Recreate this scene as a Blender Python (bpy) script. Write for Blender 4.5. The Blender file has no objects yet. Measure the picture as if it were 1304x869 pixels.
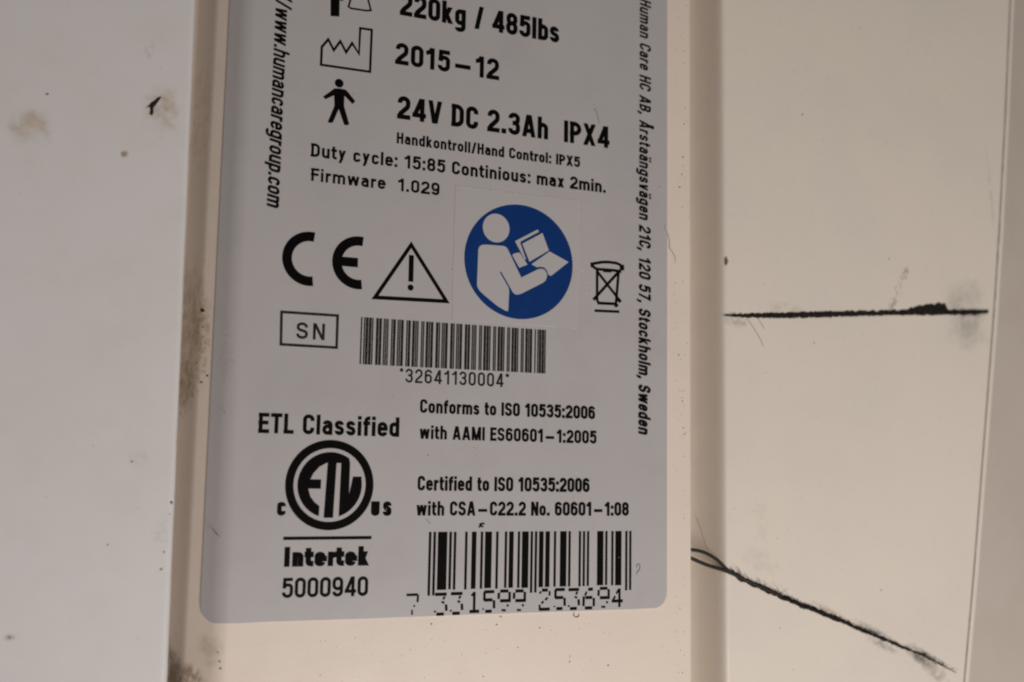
import bpy, bmesh, math, random
from mathutils import Vector, Matrix, noise
from mathutils.geometry import delaunay_2d_cdt

random.seed(7)
MM = 0.001
scene = bpy.context.scene
COL = scene.collection


# Everything is laid out in millimetres on the face of the housing:
# x to the right, y up, h out of the face.  The housing stands upright in the world.
def W(x, y, h=0.0):
    return Vector((x * MM, -h * MM, y * MM))


# ------------------------------------------------------------------ camera
CAM_AT = [-18.418, 18.507, 146.308]
CAM_AX = [[0.923928, -0.060423, -0.377766], [0.016934, 0.99294, -0.117403], [0.382193, 0.102075, 0.918428]]
cam_data = bpy.data.cameras.new('camera')
cam = bpy.data.objects.new('camera', cam_data)
COL.objects.link(cam)
scene.camera = cam
cam_data.sensor_fit = 'HORIZONTAL'
cam_data.sensor_width = 36.0
cam_data.lens = 36.0 * 1.080381
cam_data.clip_start = 0.005
cam_data.clip_end = 20.0
cx = W(*[r[0] for r in CAM_AX]) / MM
cy = W(*[r[1] for r in CAM_AX]) / MM
cz = W(*[r[2] for r in CAM_AX]) / MM
m = Matrix((cx, cy, cz)).transposed().to_4x4()
m.translation = W(*CAM_AT)
cam.matrix_world = m
cam_data.dof.use_dof = True
cam_data.dof.focus_distance = (W(42, 14, 0) - W(*CAM_AT)).dot(-cz)
cam_data.dof.aperture_fstop = 20.0

# ------------------------------------------------------------------ light
world = bpy.data.worlds.new('World')
scene.world = world
world.use_nodes = True
bg = world.node_tree.nodes['Background']
bg.inputs['Color'].default_value = (1.0, 0.93, 0.88, 1)
bg.inputs['Strength'].default_value = 0.09


def lamp(name, at, target, size, power, color):
    d = bpy.data.lights.new(name, 'AREA')
    d.shape = 'DISK'
    d.size = size * MM
    d.energy = power
    d.color = color
    o = bpy.data.objects.new(name, d)
    COL.objects.link(o)
    a, b = W(*at), W(*target)
    o.location = a
    o.rotation_euler = (b - a).to_track_quat('-Z', 'Y').to_euler()
    return o


lamp('key_lamp', (120, -150, 300), (50, 15, 0), 130, 0.97, (1.0, 0.942, 0.90))  # unseen room lamp in front, below the label and to the right

scene.view_settings.view_transform = 'Standard'
scene.view_settings.look = 'None'
scene.view_settings.exposure = 0.0
scene.view_settings.gamma = 1.0
scene.view_settings.use_curve_mapping = False
scene.render.engine = 'CYCLES'
scene.cycles.filter_width = 2.1
scene.cycles.max_bounces = 8


# ------------------------------------------------------------------ materials
class Mat:
    """Small builder of node materials; coordinates are millimetres in the object's own space."""

    def __init__(self, name, color, rough=0.45, spec=0.4):
        self.m = bpy.data.materials.new(name)
        self.m.use_nodes = True
        self.nt = self.m.node_tree
        self.b = self.nt.nodes['Principled BSDF']
        self.b.inputs['Roughness'].default_value = rough
        self.b.inputs['Specular IOR Level'].default_value = spec
        tc = self.node('ShaderNodeTexCoord')
        mp = self.node('ShaderNodeMapping')
        mp.inputs['Scale'].default_value = (1000, 1000, 1000)
        self.link(tc.outputs['Object'], mp.inputs['Vector'])
        self.co = mp.outputs['Vector']
        rgb = self.node('ShaderNodeRGB')
        rgb.outputs[0].default_value = (*color, 1)
        self.c = rgb.outputs[0]

    def node(self, t):
        return self.nt.nodes.new(t)

    def link(self, a, b):
        self.nt.links.new(a, b)

    def math(self, op, a, b=None, clamp=False):
        n = self.node('ShaderNodeMath')
        n.operation = op
        n.use_clamp = clamp
        for i, v in enumerate((a, b)):
            if v is None:
                continue
            if isinstance(v, (int, float)):
                n.inputs[i].default_value = v
            else:
                self.link(v, n.inputs[i])
        return n.outputs[0]

    def noise(self, scale, detail=4, rough=0.6, stretch=(1, 1, 1), off=(0, 0, 0), dist=0.0):
        mp = self.node('ShaderNodeMapping')
        mp.inputs['Scale'].default_value = stretch
        mp.inputs['Location'].default_value = off
        self.link(self.co, mp.inputs['Vector'])
        n = self.node('ShaderNodeTexNoise')
        n.inputs['Scale'].default_value = scale
        n.inputs['Detail'].default_value = detail
        n.inputs['Roughness'].default_value = rough
        n.inputs['Distortion'].default_value = dist
        self.link(mp.outputs['Vector'], n.inputs['Vector'])
        return n.outputs['Fac']

    def ramp(self, v, lo, hi):
        n = self.node('ShaderNodeMapRange')
        n.interpolation_type = 'SMOOTHSTEP'
        n.inputs['From Min'].default_value = lo
        n.inputs['From Max'].default_value = hi
        self.link(v, n.inputs['Value'])
        return n.outputs['Result']

    def mix(self, fac, color):
        n = self.node('ShaderNodeMix')
        n.data_type = 'RGBA'
        if isinstance(fac, (int, float)):
            n.inputs['Factor'].default_value = fac
        else:
            self.link(fac, n.inputs['Factor'])
        self.link(self.c, n.inputs['A'])
        n.inputs['B'].default_value = (*color, 1)
        self.c = n.outputs['Result']

    def mottle(self, scale, color, amount, lo=0.4, hi=0.7, **k):
        self.mix(self.math('MULTIPLY', self.ramp(self.noise(scale, **k), lo, hi), amount), color)

    def stain(self, x, y, rx, ry, color, amount, rot=0.0, grain=0.5, lo=0.4, hi=0.65, soft=0.35):
        """A dirty patch of its own shape, centred at (x, y) mm."""
        mp = self.node('ShaderNodeMapping')
        mp.vector_type = 'TEXTURE'
        mp.inputs['Location'].default_value = (x, 0, y)
        mp.inputs['Rotation'].default_value = (0, -rot, 0)
        mp.inputs['Scale'].default_value = (rx, 1e4, ry)
        self.link(self.co, mp.inputs['Vector'])
        ln = self.node('ShaderNodeVectorMath')
        ln.operation = 'LENGTH'
        self.link(mp.outputs['Vector'], ln.inputs[0])
        wob = self.noise(1.6 / max(0.3, min(rx, ry)), detail=5, off=(x, 0, y))
        d = self.math('ADD', ln.outputs['Value'], self.math('MULTIPLY', self.math('SUBTRACT', wob, 0.5), 1.4))
        mask = self.ramp(d, 1.0, soft)
        if grain:
            mask = self.math('MULTIPLY', mask, self.ramp(self.noise(grain, detail=6, rough=0.7, off=(y, 0, x)), lo, hi))
        self.mix(self.math('MULTIPLY', mask, amount), color)

    def done(self, bump=0.0, bscale=3.0, bump2=0.0, rough_var=0.0):
        self.link(self.c, self.b.inputs['Base Color'])
        h = None
        if bump:
            bn = self.node('ShaderNodeBump')
            bn.inputs['Strength'].default_value = 1.0
            bn.inputs['Distance'].default_value = bump * MM
            self.link(self.noise(bscale, detail=3), bn.inputs['Height'])
            h = bn
        if bump2:
            b2 = self.node('ShaderNodeBump')
            b2.inputs['Strength'].default_value = 1.0
            b2.inputs['Distance'].default_value = bump2 * MM
            self.link(self.noise(0.10, detail=2), b2.inputs['Height'])
            if h:
                self.link(h.outputs['Normal'], b2.inputs['Normal'])
            h = b2
        if h:
            self.link(h.outputs['Normal'], self.b.inputs['Normal'])
        if rough_var:
            r0 = self.b.inputs['Roughness'].default_value
            v = self.math('ADD', self.math('MULTIPLY', self.noise(0.25, detail=6), rough_var), r0 - rough_var / 2)
            self.link(v, self.b.inputs['Roughness'])
        return self.m


DIRT = (0.16, 0.115, 0.07)

M = {}
k = Mat('cream_plastic', (0.745, 0.645, 0.555), 0.42)
k.mottle(0.06, (0.69, 0.59, 0.51), 0.35)
k.mottle(1.1, (0.60, 0.50, 0.38), 0.10, lo=0.55, hi=0.75)
k.stain(-2.3, 38, 2.6, 10.5, (0.40, 0.285, 0.145), 0.85, grain=0.5, lo=0.25, hi=0.7, soft=0.0)
k.stain(-2.6, 29.5, 1.4, 4.5, (0.30, 0.205, 0.10), 0.8, grain=0.8, lo=0.25, hi=0.65)
k.stain(-1.0, 36, 1.0, 7.0, (0.38, 0.28, 0.165), 0.75, grain=1.3, lo=0.42, hi=0.6)
k.stain(-2.4, -8.0, 2.6, 4.6, (0.19, 0.125, 0.07), 0.92, rot=0.35, grain=0.6, lo=0.15, hi=0.55, soft=0.1)
k.stain(-0.2, -8.8, 1.8, 3.0, (0.24, 0.17, 0.11), 0.75, rot=0.6, grain=1.6, lo=0.38, hi=0.6)
k.stain(1.6, -4.5, 2.0, 3.0, (0.50, 0.41, 0.30), 0.6, grain=0.6, lo=0.3)
k.stain(-2.5, 66, 1.6, 10, (0.42, 0.33, 0.2), 0.35, grain=0.6)
k.mottle(0.4, (0.58, 0.48, 0.37), 0.16, lo=0.52, hi=0.8, detail=8, rough=0.75)
M['cream'] = k.done(bump=0.013, bscale=4.0, bump2=0.05, rough_var=0.15)

k = Mat('white_painted_plastic', (0.67, 0.645, 0.635), 0.38)
k.mottle(0.05, (0.635, 0.61, 0.59), 0.5)
k.stain(-23.146, 59.08, 3.2, 2.8, (0.44, 0.33, 0.22), 0.85, grain=0.5, lo=0.22, hi=0.7, soft=0.1)
k.stain(-8.186, 63.5, 2.8, 4.0, (0.44, 0.335, 0.225), 0.85, grain=0.6, lo=0.22, hi=0.7, soft=0.1)
k.stain(-10.188, 70.907, 0.8, 1.6, (0.42, 0.37, 0.28), 0.5, grain=1.0)
k.stain(-12.429, 56.939, 0.55, 0.55, (0.30, 0.15, 0.07), 0.8, grain=0)
k.stain(-8.832, 19.449, 1.6, 1.0, (0.47, 0.43, 0.36), 0.45, grain=1.5)
k.stain(-5.614, 10.298, 1.3, 2.4, (0.45, 0.42, 0.38), 0.4, grain=1.7)
k.stain(-21.694, -1.37, 0.8, 0.5, (0.25, 0.22, 0.2), 0.5, grain=0)
k.mottle(0.16, (0.58, 0.54, 0.49), 0.30, lo=0.45, hi=0.8, detail=8, rough=0.7)
M['white'] = k.done(bump=0.010, bscale=3.0, bump2=0.06, rough_var=0.15)

k = Mat('ivory_plastic', (0.74, 0.67, 0.585), 0.42)
k.mottle(0.045, (0.69, 0.632, 0.575), 0.6)
k.mottle(0.9, (0.52, 0.45, 0.37), 0.12, lo=0.55, hi=0.75)
k.stain(130.408, 45.23, 6.5, 4.6, (0.24, 0.215, 0.18), 0.72, rot=0.1, grain=0.18, lo=0.1, hi=0.7, soft=-0.2)
k.stain(129.909, 50.837, 6.5, 4.6, (0.27, 0.24, 0.20), 0.75, rot=0.3, grain=0.2, lo=0.2, hi=0.7, soft=-0.2)
k.stain(130.882, 47.94, 4.0, 1.1, (0.03, 0.026, 0.022), 0.85, grain=0.7, lo=0.2, hi=0.6, soft=0.0)
k.stain(80.103, 52.845, 0.42, 0.95, (0.03, 0.027, 0.02), 0.9, grain=0, soft=0.5)
k.stain(80.431, 44.058, 1.1, 0.32, (0.02, 0.018, 0.015), 0.95, grain=0, soft=0.5)
k.stain(81.994, 43.21, 2.8, 1.2, (0.30, 0.25, 0.2), 0.5, grain=0.8, lo=0.3)
k.stain(117.836, -11.374, 4.2, 1.1, (0.10, 0.085, 0.07), 0.85, rot=-0.46, grain=0, soft=0.0)
k.stain(119.199, -10.796, 5.2, 0.9, (0.05, 0.044, 0.04), 0.8, rot=-0.46, grain=0, soft=-0.1)
k.stain(120.79, -13.569, 4.8, 1.7, (0.30, 0.26, 0.21), 0.6, rot=-0.7, grain=0.9, lo=0.3, hi=0.65)
k.stain(110.16, -8.87, 4.5, 1.0, (0.20, 0.17, 0.14), 0.7, rot=-0.44, grain=0.6, lo=0.25, hi=0.62, soft=0.0)
k.stain(108.603, -6.534, 6.0, 0.8, (0.16, 0.135, 0.11), 0.7, rot=-0.44, grain=0.4, lo=0.15, hi=0.62, soft=-0.1)
k.stain(99.938, -3.348, 6.0, 0.7, (0.25, 0.21, 0.17), 0.7, rot=-0.44, grain=1.0, lo=0.3, hi=0.62, soft=0.1)
k.stain(86.083, 5.118, 5.0, 2.2, (0.45, 0.39, 0.32), 0.25, rot=-0.4, grain=0.9, lo=0.35, hi=0.65)
k.stain(86.152, 11.255, 2.4, 6.0, (0.50, 0.43, 0.36), 0.22, grain=0.9, lo=0.42, hi=0.65)
k.stain(91.459, 45.676, 5.0, 1.6, (0.45, 0.39, 0.33), 0.4, grain=0.8, lo=0.35, hi=0.65)
k.stain(137.012, 69.941, 0.5, 12, (0.45, 0.36, 0.27), 0.5, rot=0.08, grain=0.8)
k.mottle(0.5, (0.60, 0.52, 0.43), 0.16, lo=0.5, hi=0.8, detail=8, rough=0.75)
k.mottle(0.35, (0.50, 0.43, 0.36), 0.22, lo=0.60, hi=0.75, stretch=(.35, 1, 3.0), detail=9, rough=0.8, dist=.6)
M['ivory'] = k.done(bump=0.013, bscale=3.5, bump2=0.08, rough_var=0.15)

k = Mat('dull_cream_plastic', (0.52, 0.455, 0.40), 0.5)
k.mottle(0.08, (0.48, 0.41, 0.355), 0.5)
M['trim'] = k.done(bump=0.006, bscale=3.5, bump2=0.08, rough_var=0.15)

k = Mat('grey_label_film', (0.45, 0.428, 0.426), 0.36, 0.35)
k.mottle(0.035, (0.425, 0.408, 0.41), 0.6)
k.mottle(3.0, (0.33, 0.31, 0.31), 0.10, lo=0.5, hi=0.8)
k.stain(1.8, 33, 1.3, 5, (0.33, 0.29, 0.28), 0.4, grain=1.5)
k.mottle(0.09, (0.37, 0.35, 0.355), 0.35, lo=0.42, hi=0.75, detail=7, rough=0.65)
M['label'] = k.done(bump=0.004, bscale=5.0, bump2=0.03, rough_var=0.12)

k = Mat('sticker_film', (0.462, 0.44, 0.438), 0.24, 0.5)
k.mottle(0.05, (0.44, 0.422, 0.425), 0.6)
M['film'] = k.done(bump=0.003, bscale=2.0, bump2=0.04)
k = Mat('film_edge', (0.56, 0.53, 0.52), 0.5)
M['film_edge'] = k.done()
k = Mat('black_print', (0.003, 0.0025, 0.0025), 0.5, 0.03)
k.mottle(2.5, (0.008, 0.0065, 0.006), 0.5)
M['ink'] = k.done()
k = Mat('faded_thermal_print', (0.012, 0.010, 0.010), 0.5, 0.03)
k.mottle(1.8, (0.055, 0.05, 0.05), 0.6)
M['thermal'] = k.done()
k = Mat('blue_print', (0.002, 0.030, 0.150), 0.4, 0.2)
k.mottle(0.3, (0.003, 0.036, 0.17), 0.6)
M['blue'] = k.done(bump=0.003, bscale=2.0)
k = Mat('black_grime', (0.012, 0.010, 0.009), 0.9, 0.15)
k.mottle(1.6, (0.035, 0.028, 0.022), 0.7)
M['grime'] = k.done(bump=0.08, bscale=3.0)
k = Mat('brown_grime', (0.035, 0.024, 0.016), 0.9, 0.15)
k.mottle(0.8, (0.16, 0.11, 0.075), 0.7)
M['seam'] = k.done(bump=0.1, bscale=2.0)
k = Mat('dark_fibre', (0.028, 0.023, 0.018), 0.7, 0.25)
M['fibre'] = k.done()
k = Mat('brown_speck', (0.085, 0.062, 0.045), 0.8, 0.2)
M['speck'] = k.done()
k = Mat('pale_speck', (0.62, 0.58, 0.54), 0.7, 0.2)
M['pale'] = k.done()
k = Mat('grey_hair', (0.16, 0.125, 0.10), 0.6, 0.25)
M['hair'] = k.done()


# ------------------------------------------------------------------ objects
def tag(o, label=None, cat=None, group=None, kind=None):
    for key, v in (('label', label), ('category', cat), ('group', group), ('kind', kind)):
        if v:
            o[key] = v
    return o


def empty(name, at=(0, 0, 0)):
    o = bpy.data.objects.new(name, None)
    o.empty_display_size = 0.01
    COL.objects.link(o)
    o.location = W(*at)
    return o


class MB:
    """Collects faces (mm, face coordinates) and builds one mesh object."""

    def __init__(self):
        self.v, self.f, self.n = [], [], 0

    def poly(self, pts, h=0.0):
        h += self.n * 0.0002          # flush print never shares a plane
        self.n += 1
        i = len(self.v)
        a = sum(pts[j][0] * pts[(j + 1) % len(pts)][1] - pts[(j + 1) % len(pts)][0] * pts[j][1] for j in range(len(pts)))
        if a < 0:
            pts = pts[::-1]
        self.v += [(x, y, h) for x, y in pts]
        self.f.append(tuple(range(i, i + len(pts))))

    def raw(self, v, f):
        i = len(self.v)
        self.v += v
        self.f += [tuple(i + q for q in g) for g in f]

    def tube(self, pts, r, sides=6):
        """pts: (x, y, h); r number or list."""
        P = [Vector(p) for p in pts]
        i0 = len(self.v)
        for i, p in enumerate(P):
            t = (P[min(i + 1, len(P) - 1)] - P[max(i - 1, 0)]).normalized()
            a = t.cross(Vector((0, 0, 1)))
            a = a.normalized() if a.length > 1e-4 else Vector((1, 0, 0))
            b = a.cross(t)
            rr_ = r[i] if isinstance(r, (list, tuple)) else r
            for s in range(sides):
                q = p + rr_ * (a * math.cos(2 * math.pi * s / sides) + b * math.sin(2 * math.pi * s / sides))
                self.v.append(tuple(q))
        for i in range(len(P) - 1):
            for s in range(sides):
                a, b = i0 + i * sides + s, i0 + i * sides + (s + 1) % sides
                self.f.append((a, b, b + sides, a + sides))
        self.f.append(tuple(i0 + s for s in range(sides))[::-1])
        self.f.append(tuple(i0 + (len(P) - 1) * sides + s for s in range(sides)))

    def build(self, name, mat, parent=None, at=(0, 0, 0), smooth=False):
        me = bpy.data.meshes.new(name)
        me.from_pydata([tuple(W(x - at[0], y - at[1], h - at[2])) for x, y, h in self.v], [], self.f)
        me.materials.append(mat)
        if smooth:
            me.polygons.foreach_set('use_smooth', [True] * len(me.polygons))
        me.update()
        o = bpy.data.objects.new(name, me)
        COL.objects.link(o)
        if parent:
            o.parent = parent
        else:
            o.location = W(*at)
        return o


def bez(p, n=24):
    """Smooth open curve through points (Catmull-Rom)."""
    P = [Vector(q) for q in p]
    P = [2 * P[0] - P[1]] + P + [2 * P[-1] - P[-2]]
    out = []
    for i in range(1, len(P) - 2):
        for j in range(n):
            t = j / n
            a, b, c, d = P[i - 1], P[i], P[i + 1], P[i + 2]
            out.append(0.5 * (2 * b + (c - a) * t + (2 * a - 5 * b + 4 * c - d) * t * t + (3 * b - a - 3 * c + d) * t ** 3))
    out.append(P[-2])
    return [tuple(q) for q in out]


# ------------------------------------------------------------------ lettering: condensed grotesque drawn with strokes
XH = 0.735


def glyph(ch, s):
    """Outer width and strokes of one character; cap height 1, stroke s."""
    a = s / 2
    T, B, L, X = 1 - a, a, a, XH - a

    def R_(w):
        return w - a
    o, c, d, b = [], [], [], []      # open strokes, closed strokes, slanted strokes, bars
    w = 0.52
    R = R_(w)
    r = (R - L) / 2

    def rr(x0, y0, x1, y1, q=None):
        q = q or min(x1 - x0, y1 - y0) / 2
        c.append([(x0, y0, q), (x1, y0, q), (x1, y1, q), (x0, y1, q)])

    if ch == '0' or ch == 'O':
        rr(L, B, R, T)
    elif ch == '1':
        w = 0.40
        o.append([(w - a - .03, 0), (w - a - .03, 1)])
        o.append([(.02, .755), (w * .5, .765, .2), (w - a - .05, .99)])
    elif ch == '2':
        o.append([(L, .69), (L, T, r), (R, T, r), (R, .56, .22), (L + .02, .22, .16), (L + .01, 0)])
        o.append([(0, B), (w, B)])
    elif ch == '3':
        o.append([(L, .73), (L, T, r), (R - .01, T, r), (R - .01, .53, .16), (w * .36, .53)])
        o.append([(w * .36, .53), (R, .53, r), (R, B, r), (L, B, r), (L, .28)])
    elif ch == '4':
        w = 0.55
        o.append([(w * .72, 0), (w * .72, 1)])
        d.append((w * .68, 1, a * 1.1, .26))
        o.append([(.01, .26), (w, .26)])
    elif ch == '5':
        o.append([(w - .03, T), (L + .04, T), (L + .02, .47)])
        o.append([(L + .02, .47), (L + .06, .645, .12), (R, .645, r), (R, B, r), (L, B, r), (L, .28)])
    elif ch == '6':
        rr(L, B, R, .60)
        o.append([(L, .33), (L, T, r), (R, T, r), (R, .75)])
    elif ch == '9':
        rr(L, .40, R, T)
        o.append([(R, .67), (R, B, r), (L, B, r), (L, .25)])
    elif ch == '8':
        rr(L + .01, .52, R - .01, T)
        rr(L, B, R, .52)
    elif ch == '7':
        w = .48
        o.append([(0, T), (w, T)])
        d.append((w - a * 1.1, 1, w * .36, 0))
    elif ch in 'AÅ':
        w = .60
        d.append((w / 2 - .02, 1, a * 1.05, 0))
        d.append((w / 2 + .02, 1, w - a * 1.05, 0))
        o.append([(.13, .27), (w - .13, .27)])
        if ch == 'Å':
            c.append([(w / 2 - .07, 1.07, .06), (w / 2 + .07, 1.07, .06), (w / 2 + .07, 1.2, .06), (w / 2 - .07, 1.2, .06)])
    elif ch == 'B':
        o.append([(L, 0), (L, 1)])
        o.append([(0, T), (R - .02, T, .2), (R - .02, .53, .2), (0, .53)])
        o.append([(.1, .53), (R, .53, .22), (R, B, .22), (0, B)])
    elif ch == 'C':
        o.append([(R, .67), (R, T, r), (L, T, r), (L, B, r), (R, B, r), (R, .34)])
    elif ch == 'D':
        o.append([(L, 0), (L, 1)])
        o.append([(0, T), (R, T, .22), (R, B, .22), (0, B)])
    elif ch in 'EF':
        w = .45
        o.append([(L, 0), (L, 1)])
        o.append([(0, T), (w, T)])
        o.append([(0, .52), (w - .03, .52)])
        if ch == 'E':
            o.append([(0, B), (w + .01, B)])
    elif ch == 'H':
        o += [[(L, 0), (L, 1)], [(R, 0), (R, 1)], [(L, .53), (R, .53)]]
    elif ch in 'Il':
        w = s
        o.append([(L, 0), (L, 1)])
    elif ch == 'L':
        w = .43
        o += [[(L, 0), (L, 1)], [(0, B), (w, B)]]
    elif ch == 'M':
        w = .68
        o += [[(L, 0), (L, 1)], [(w - a, 0), (w - a, 1)]]
        d += [(a * 1.1, 1, w / 2, 0), (w - a * 1.1, 1, w / 2, 0)]
    elif ch == 'N':
        w = .54
        o += [[(L, 0), (L, 1)], [(w - a, 0), (w - a, 1)]]
        d.append((a * 1.1, 1, w - a * 1.1, 0))
    elif ch == 'P':
        o.append([(L, 0), (L, 1)])
        o.append([(0, T), (R, T, .24), (R, .46, .24), (0, .46)])
    elif ch == 'S':
        o.append([(R - .01, .70), (R - .01, T, r), (L, T, r), (L, .57, .15), (R, .44, .15), (R, B, r), (L - .005, B, r), (L - .005, .30)])
    elif ch == 'T':
        w = .48
        o += [[(w / 2, 0), (w / 2, 1)], [(0, T), (w, T)]]
    elif ch == 'U':
        o.append([(L, 1), (L, B, r), (R, B, r), (R, 1)])
    elif ch == 'V':
        w = .58
        d += [(a * 1.05, 1, w / 2 - .02, 0), (w - a * 1.05, 1, w / 2 + .02, 0)]
    elif ch == 'X':
        w = .58
        d += [(a * 1.1, 1, w - a * 1.1, 0), (w - a * 1.1, 1, a * 1.1, 0)]
    elif ch in 'aä':
        w = .47
        R = w - a
        r = (R - L) / 2
        o.append([(L + .01, .53), (L + .01, X, r), (R, X, r), (R, 0)])
        o.append([(R, .44), (L, .41, .13), (L, B, .14), (R, B, .16), (R, .28)])
        if ch == 'ä':
            for q in (.13, .36):
                b.append((q - a * .9, .86, q + a * .9, .86 + s * .95))
    elif ch in 'bdpqgnhu':
        w = .475
        R = w - a
        r = (R - L) / 2
        if ch in 'bp':
            rr(L, B, R, X)
            o.append([(L, 0 if ch == 'b' else -.24), (L, 1 if ch == 'b' else XH)])
        elif ch == 'd':
            rr(L, B, R, X)
            o.append([(R, 0), (R, 1)])
        elif ch == 'g':
            rr(L, B + .015, R, X)
            o.append([(R, XH), (R, -.19, r), (L, -.19, r), (L, -.10)])
        elif ch in 'hn':
            o.append([(L, 0), (L, 1 if ch == 'h' else XH)])
            o.append([(L, .35), (L, X, r), (R, X, r), (R, 0)])
        elif ch == 'u':
            o.append([(L, XH), (L, B, r), (R, B, r), (R, .4)])
            o.append([(R, 0), (R, XH)])
    elif ch == 'c':
        w = .45
        R = w - a
        r = (R - L) / 2
        o.append([(R, .50), (R, X, r), (L, X, r), (L, B, r), (R, B, r), (R, .25)])
    elif ch == 'e':
        w = .47
        R = w - a
        r = (R - L) / 2
        o.append([(R, .22), (R, B, r), (L, B, r), (L, X, r), (R, X, r), (R, .33)])
        o.append([(L, .385), (R + a, .385)])
    elif ch == 'f':
        w = .31
        o.append([(.13, 0), (.13, T, .13), (w, T)])
        o.append([(0, XH - a * .9), (w, XH - a * .9)])
    elif ch == 'i':
        w = s
        o.append([(L, 0), (L, XH)])
        b.append((0, 1 - s * .95, s, 1))
    elif ch == 'k':
        w = .49
        o.append([(L, 0), (L, 1)])
        d += [(w - a * 1.4, XH, a * 1.3, .24), (.19, .43, w - a * 1.1, 0)]
    elif ch == 'm':
        w = .735
        mid = w / 2
        r = (mid - L) / 2
        o.append([(L, 0), (L, XH)])
        o.append([(L, .35), (L, X, r), (mid, X, r), (mid, 0)])
        o.append([(mid, .35), (mid, X, r), (w - a, X, r), (w - a, 0)])
    elif ch == 'o':
        w = .475
        rr(L, B, w - a, X)
    elif ch == 'r':
        w = .32
        o.append([(L, 0), (L, XH)])
        o.append([(L, .38), (L, X - .01, .17), (w, X - .01)])
    elif ch == 's':
        w = .44
        R = w - a
        r = (R - L) / 2
        o.append([(R - .01, .52), (R - .01, X, r), (L, X, r), (L, .425, .12), (R, .325, .12), (R, B, r), (L, B, r), (L, .225)])
    elif ch == 't':
        w = .31
        o.append([(.13, .94), (.13, B, .10), (w, B)])
        o.append([(0, XH - a * .9), (w, XH - a * .9)])
    elif ch == 'v':
        w = .46
        d += [(a * 1.05, XH, w / 2 - .015, 0), (w - a * 1.05, XH, w / 2 + .015, 0)]
    elif ch == 'w':
        w = .70
        d += [(a, XH, w * .27, 0), (w / 2, XH, w * .27, 0), (w / 2, XH, w * .73, 0), (w - a, XH, w * .73, 0)]
    elif ch == 'x':
        w = .46
        d += [(a * 1.1, XH, w - a * 1.1, 0), (w - a * 1.1, XH, a * 1.1, 0)]
    elif ch == 'y':
        w = .46
        d += [(a * 1.05, XH, w / 2, .02), (w - a * 1.05, XH, .12, -.22)]
    elif ch == '.':
        w = s * 1.1
        b.append((0, 0, w, s * 1.1))
    elif ch == ':':
        w = s * 1.1
        b += [(0, 0, w, s * 1.1), (0, XH - s * 1.1, w, XH)]
    elif ch == ',':
        w = s * 1.1
        b.append((0, 0, w, s * 1.1))
        d.append((w * .55, s * .3, w * .2, -.17))
    elif ch == '/':
        w = .40
        d.append((w - a, 1.02, a, -.02))
    elif ch == '-':
        w = .86
        o.append([(.12, .37), (w - .12, .37)])
    elif ch == '*':
        w = .26
        for q in range(3):
            t = math.pi / 2 + q * math.pi / 3
            o.append([(w / 2 - .12 * math.cos(t), .88 - .12 * math.sin(t)), (w / 2 + .12 * math.cos(t), .88 + .12 * math.sin(t))])
    elif ch == ' ':
        w = .24
    return w, o, c, d, b


def fillet(path, closed, kx, n=5):
    """Round the corners of a path whose points carry a radius; x scaled by kx."""
    P = [(p[0], p[1], p[2] if len(p) > 2 else 0) for p in path]
    out = []
    N = len(P)
    for i, (x, y, r) in enumerate(P):
        if r == 0 or (not closed and i in (0, N - 1)):
            out.append((x * kx, y))
            continue
        p = Vector((x, y))
        q0 = Vector(P[i - 1][:2])
        q1 = Vector(P[(i + 1) % N][:2])
        u, v = (q0 - p), (q1 - p)
        fu = .5 if (P[i - 1][2] or closed) and not (not closed and i - 1 == 0) else 1
        fv = .5 if (P[(i + 1) % N][2] or closed) and not (not closed and i + 1 == N - 1) else 1
        ang = u.angle(v)
        t = min(r / math.tan(ang / 2), u.length * fu, v.length * fv)
        a, b = p + u.normalized() * t, p + v.normalized() * t
        kq = 0.5523 if ang > 1.2 else 0.6
        for j in range(n + 1):
            s_ = j / n
            c0, c1 = a + (p - a) * kq, b + (p - b) * kq
            q = a * (1 - s_) ** 3 + c0 * 3 * s_ * (1 - s_) ** 2 + c1 * 3 * s_ * s_ * (1 - s_) + b * s_ ** 3
            out.append((q.x * kx, q.y))
    res = [out[0]]
    for q in out[1:]:
        if math.hypot(q[0] - res[-1][0], q[1] - res[-1][1]) > 1e-5:
            res.append(q)
    if closed and math.hypot(res[0][0] - res[-1][0], res[0][1] - res[-1][1]) < 1e-5:
        res.pop()
    return res


def ribbon(P, s, closed=False):
    """Quads of a stroke of width s along P, mitred."""
    N = len(P)
    L_, R_ = [], []
    for i in range(N):
        p = Vector(P[i])
        if closed or 0 < i < N - 1:
            t0 = (p - Vector(P[i - 1])).normalized()
            t1 = (Vector(P[(i + 1) % N]) - p).normalized()
            n0, n1 = Vector((-t0.y, t0.x)), Vector((-t1.y, t1.x))
            nn = (n0 + n1)
            nn = nn.normalized() if nn.length > 1e-3 else n0
            nn *= (s / 2) / max(.45, nn.dot(n0))
        else:
            t = (Vector(P[min(i + 1, N - 1)]) - Vector(P[max(i - 1, 0)])).normalized()
            nn = Vector((-t.y, t.x)) * s / 2
        L_.append(p + nn)
        R_.append(p - nn)
    idx = range(N if closed else N - 1)
    return [[tuple(R_[i]), tuple(R_[(i + 1) % N]), tuple(L_[(i + 1) % N]), tuple(L_[i])] for i in idx]


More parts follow.
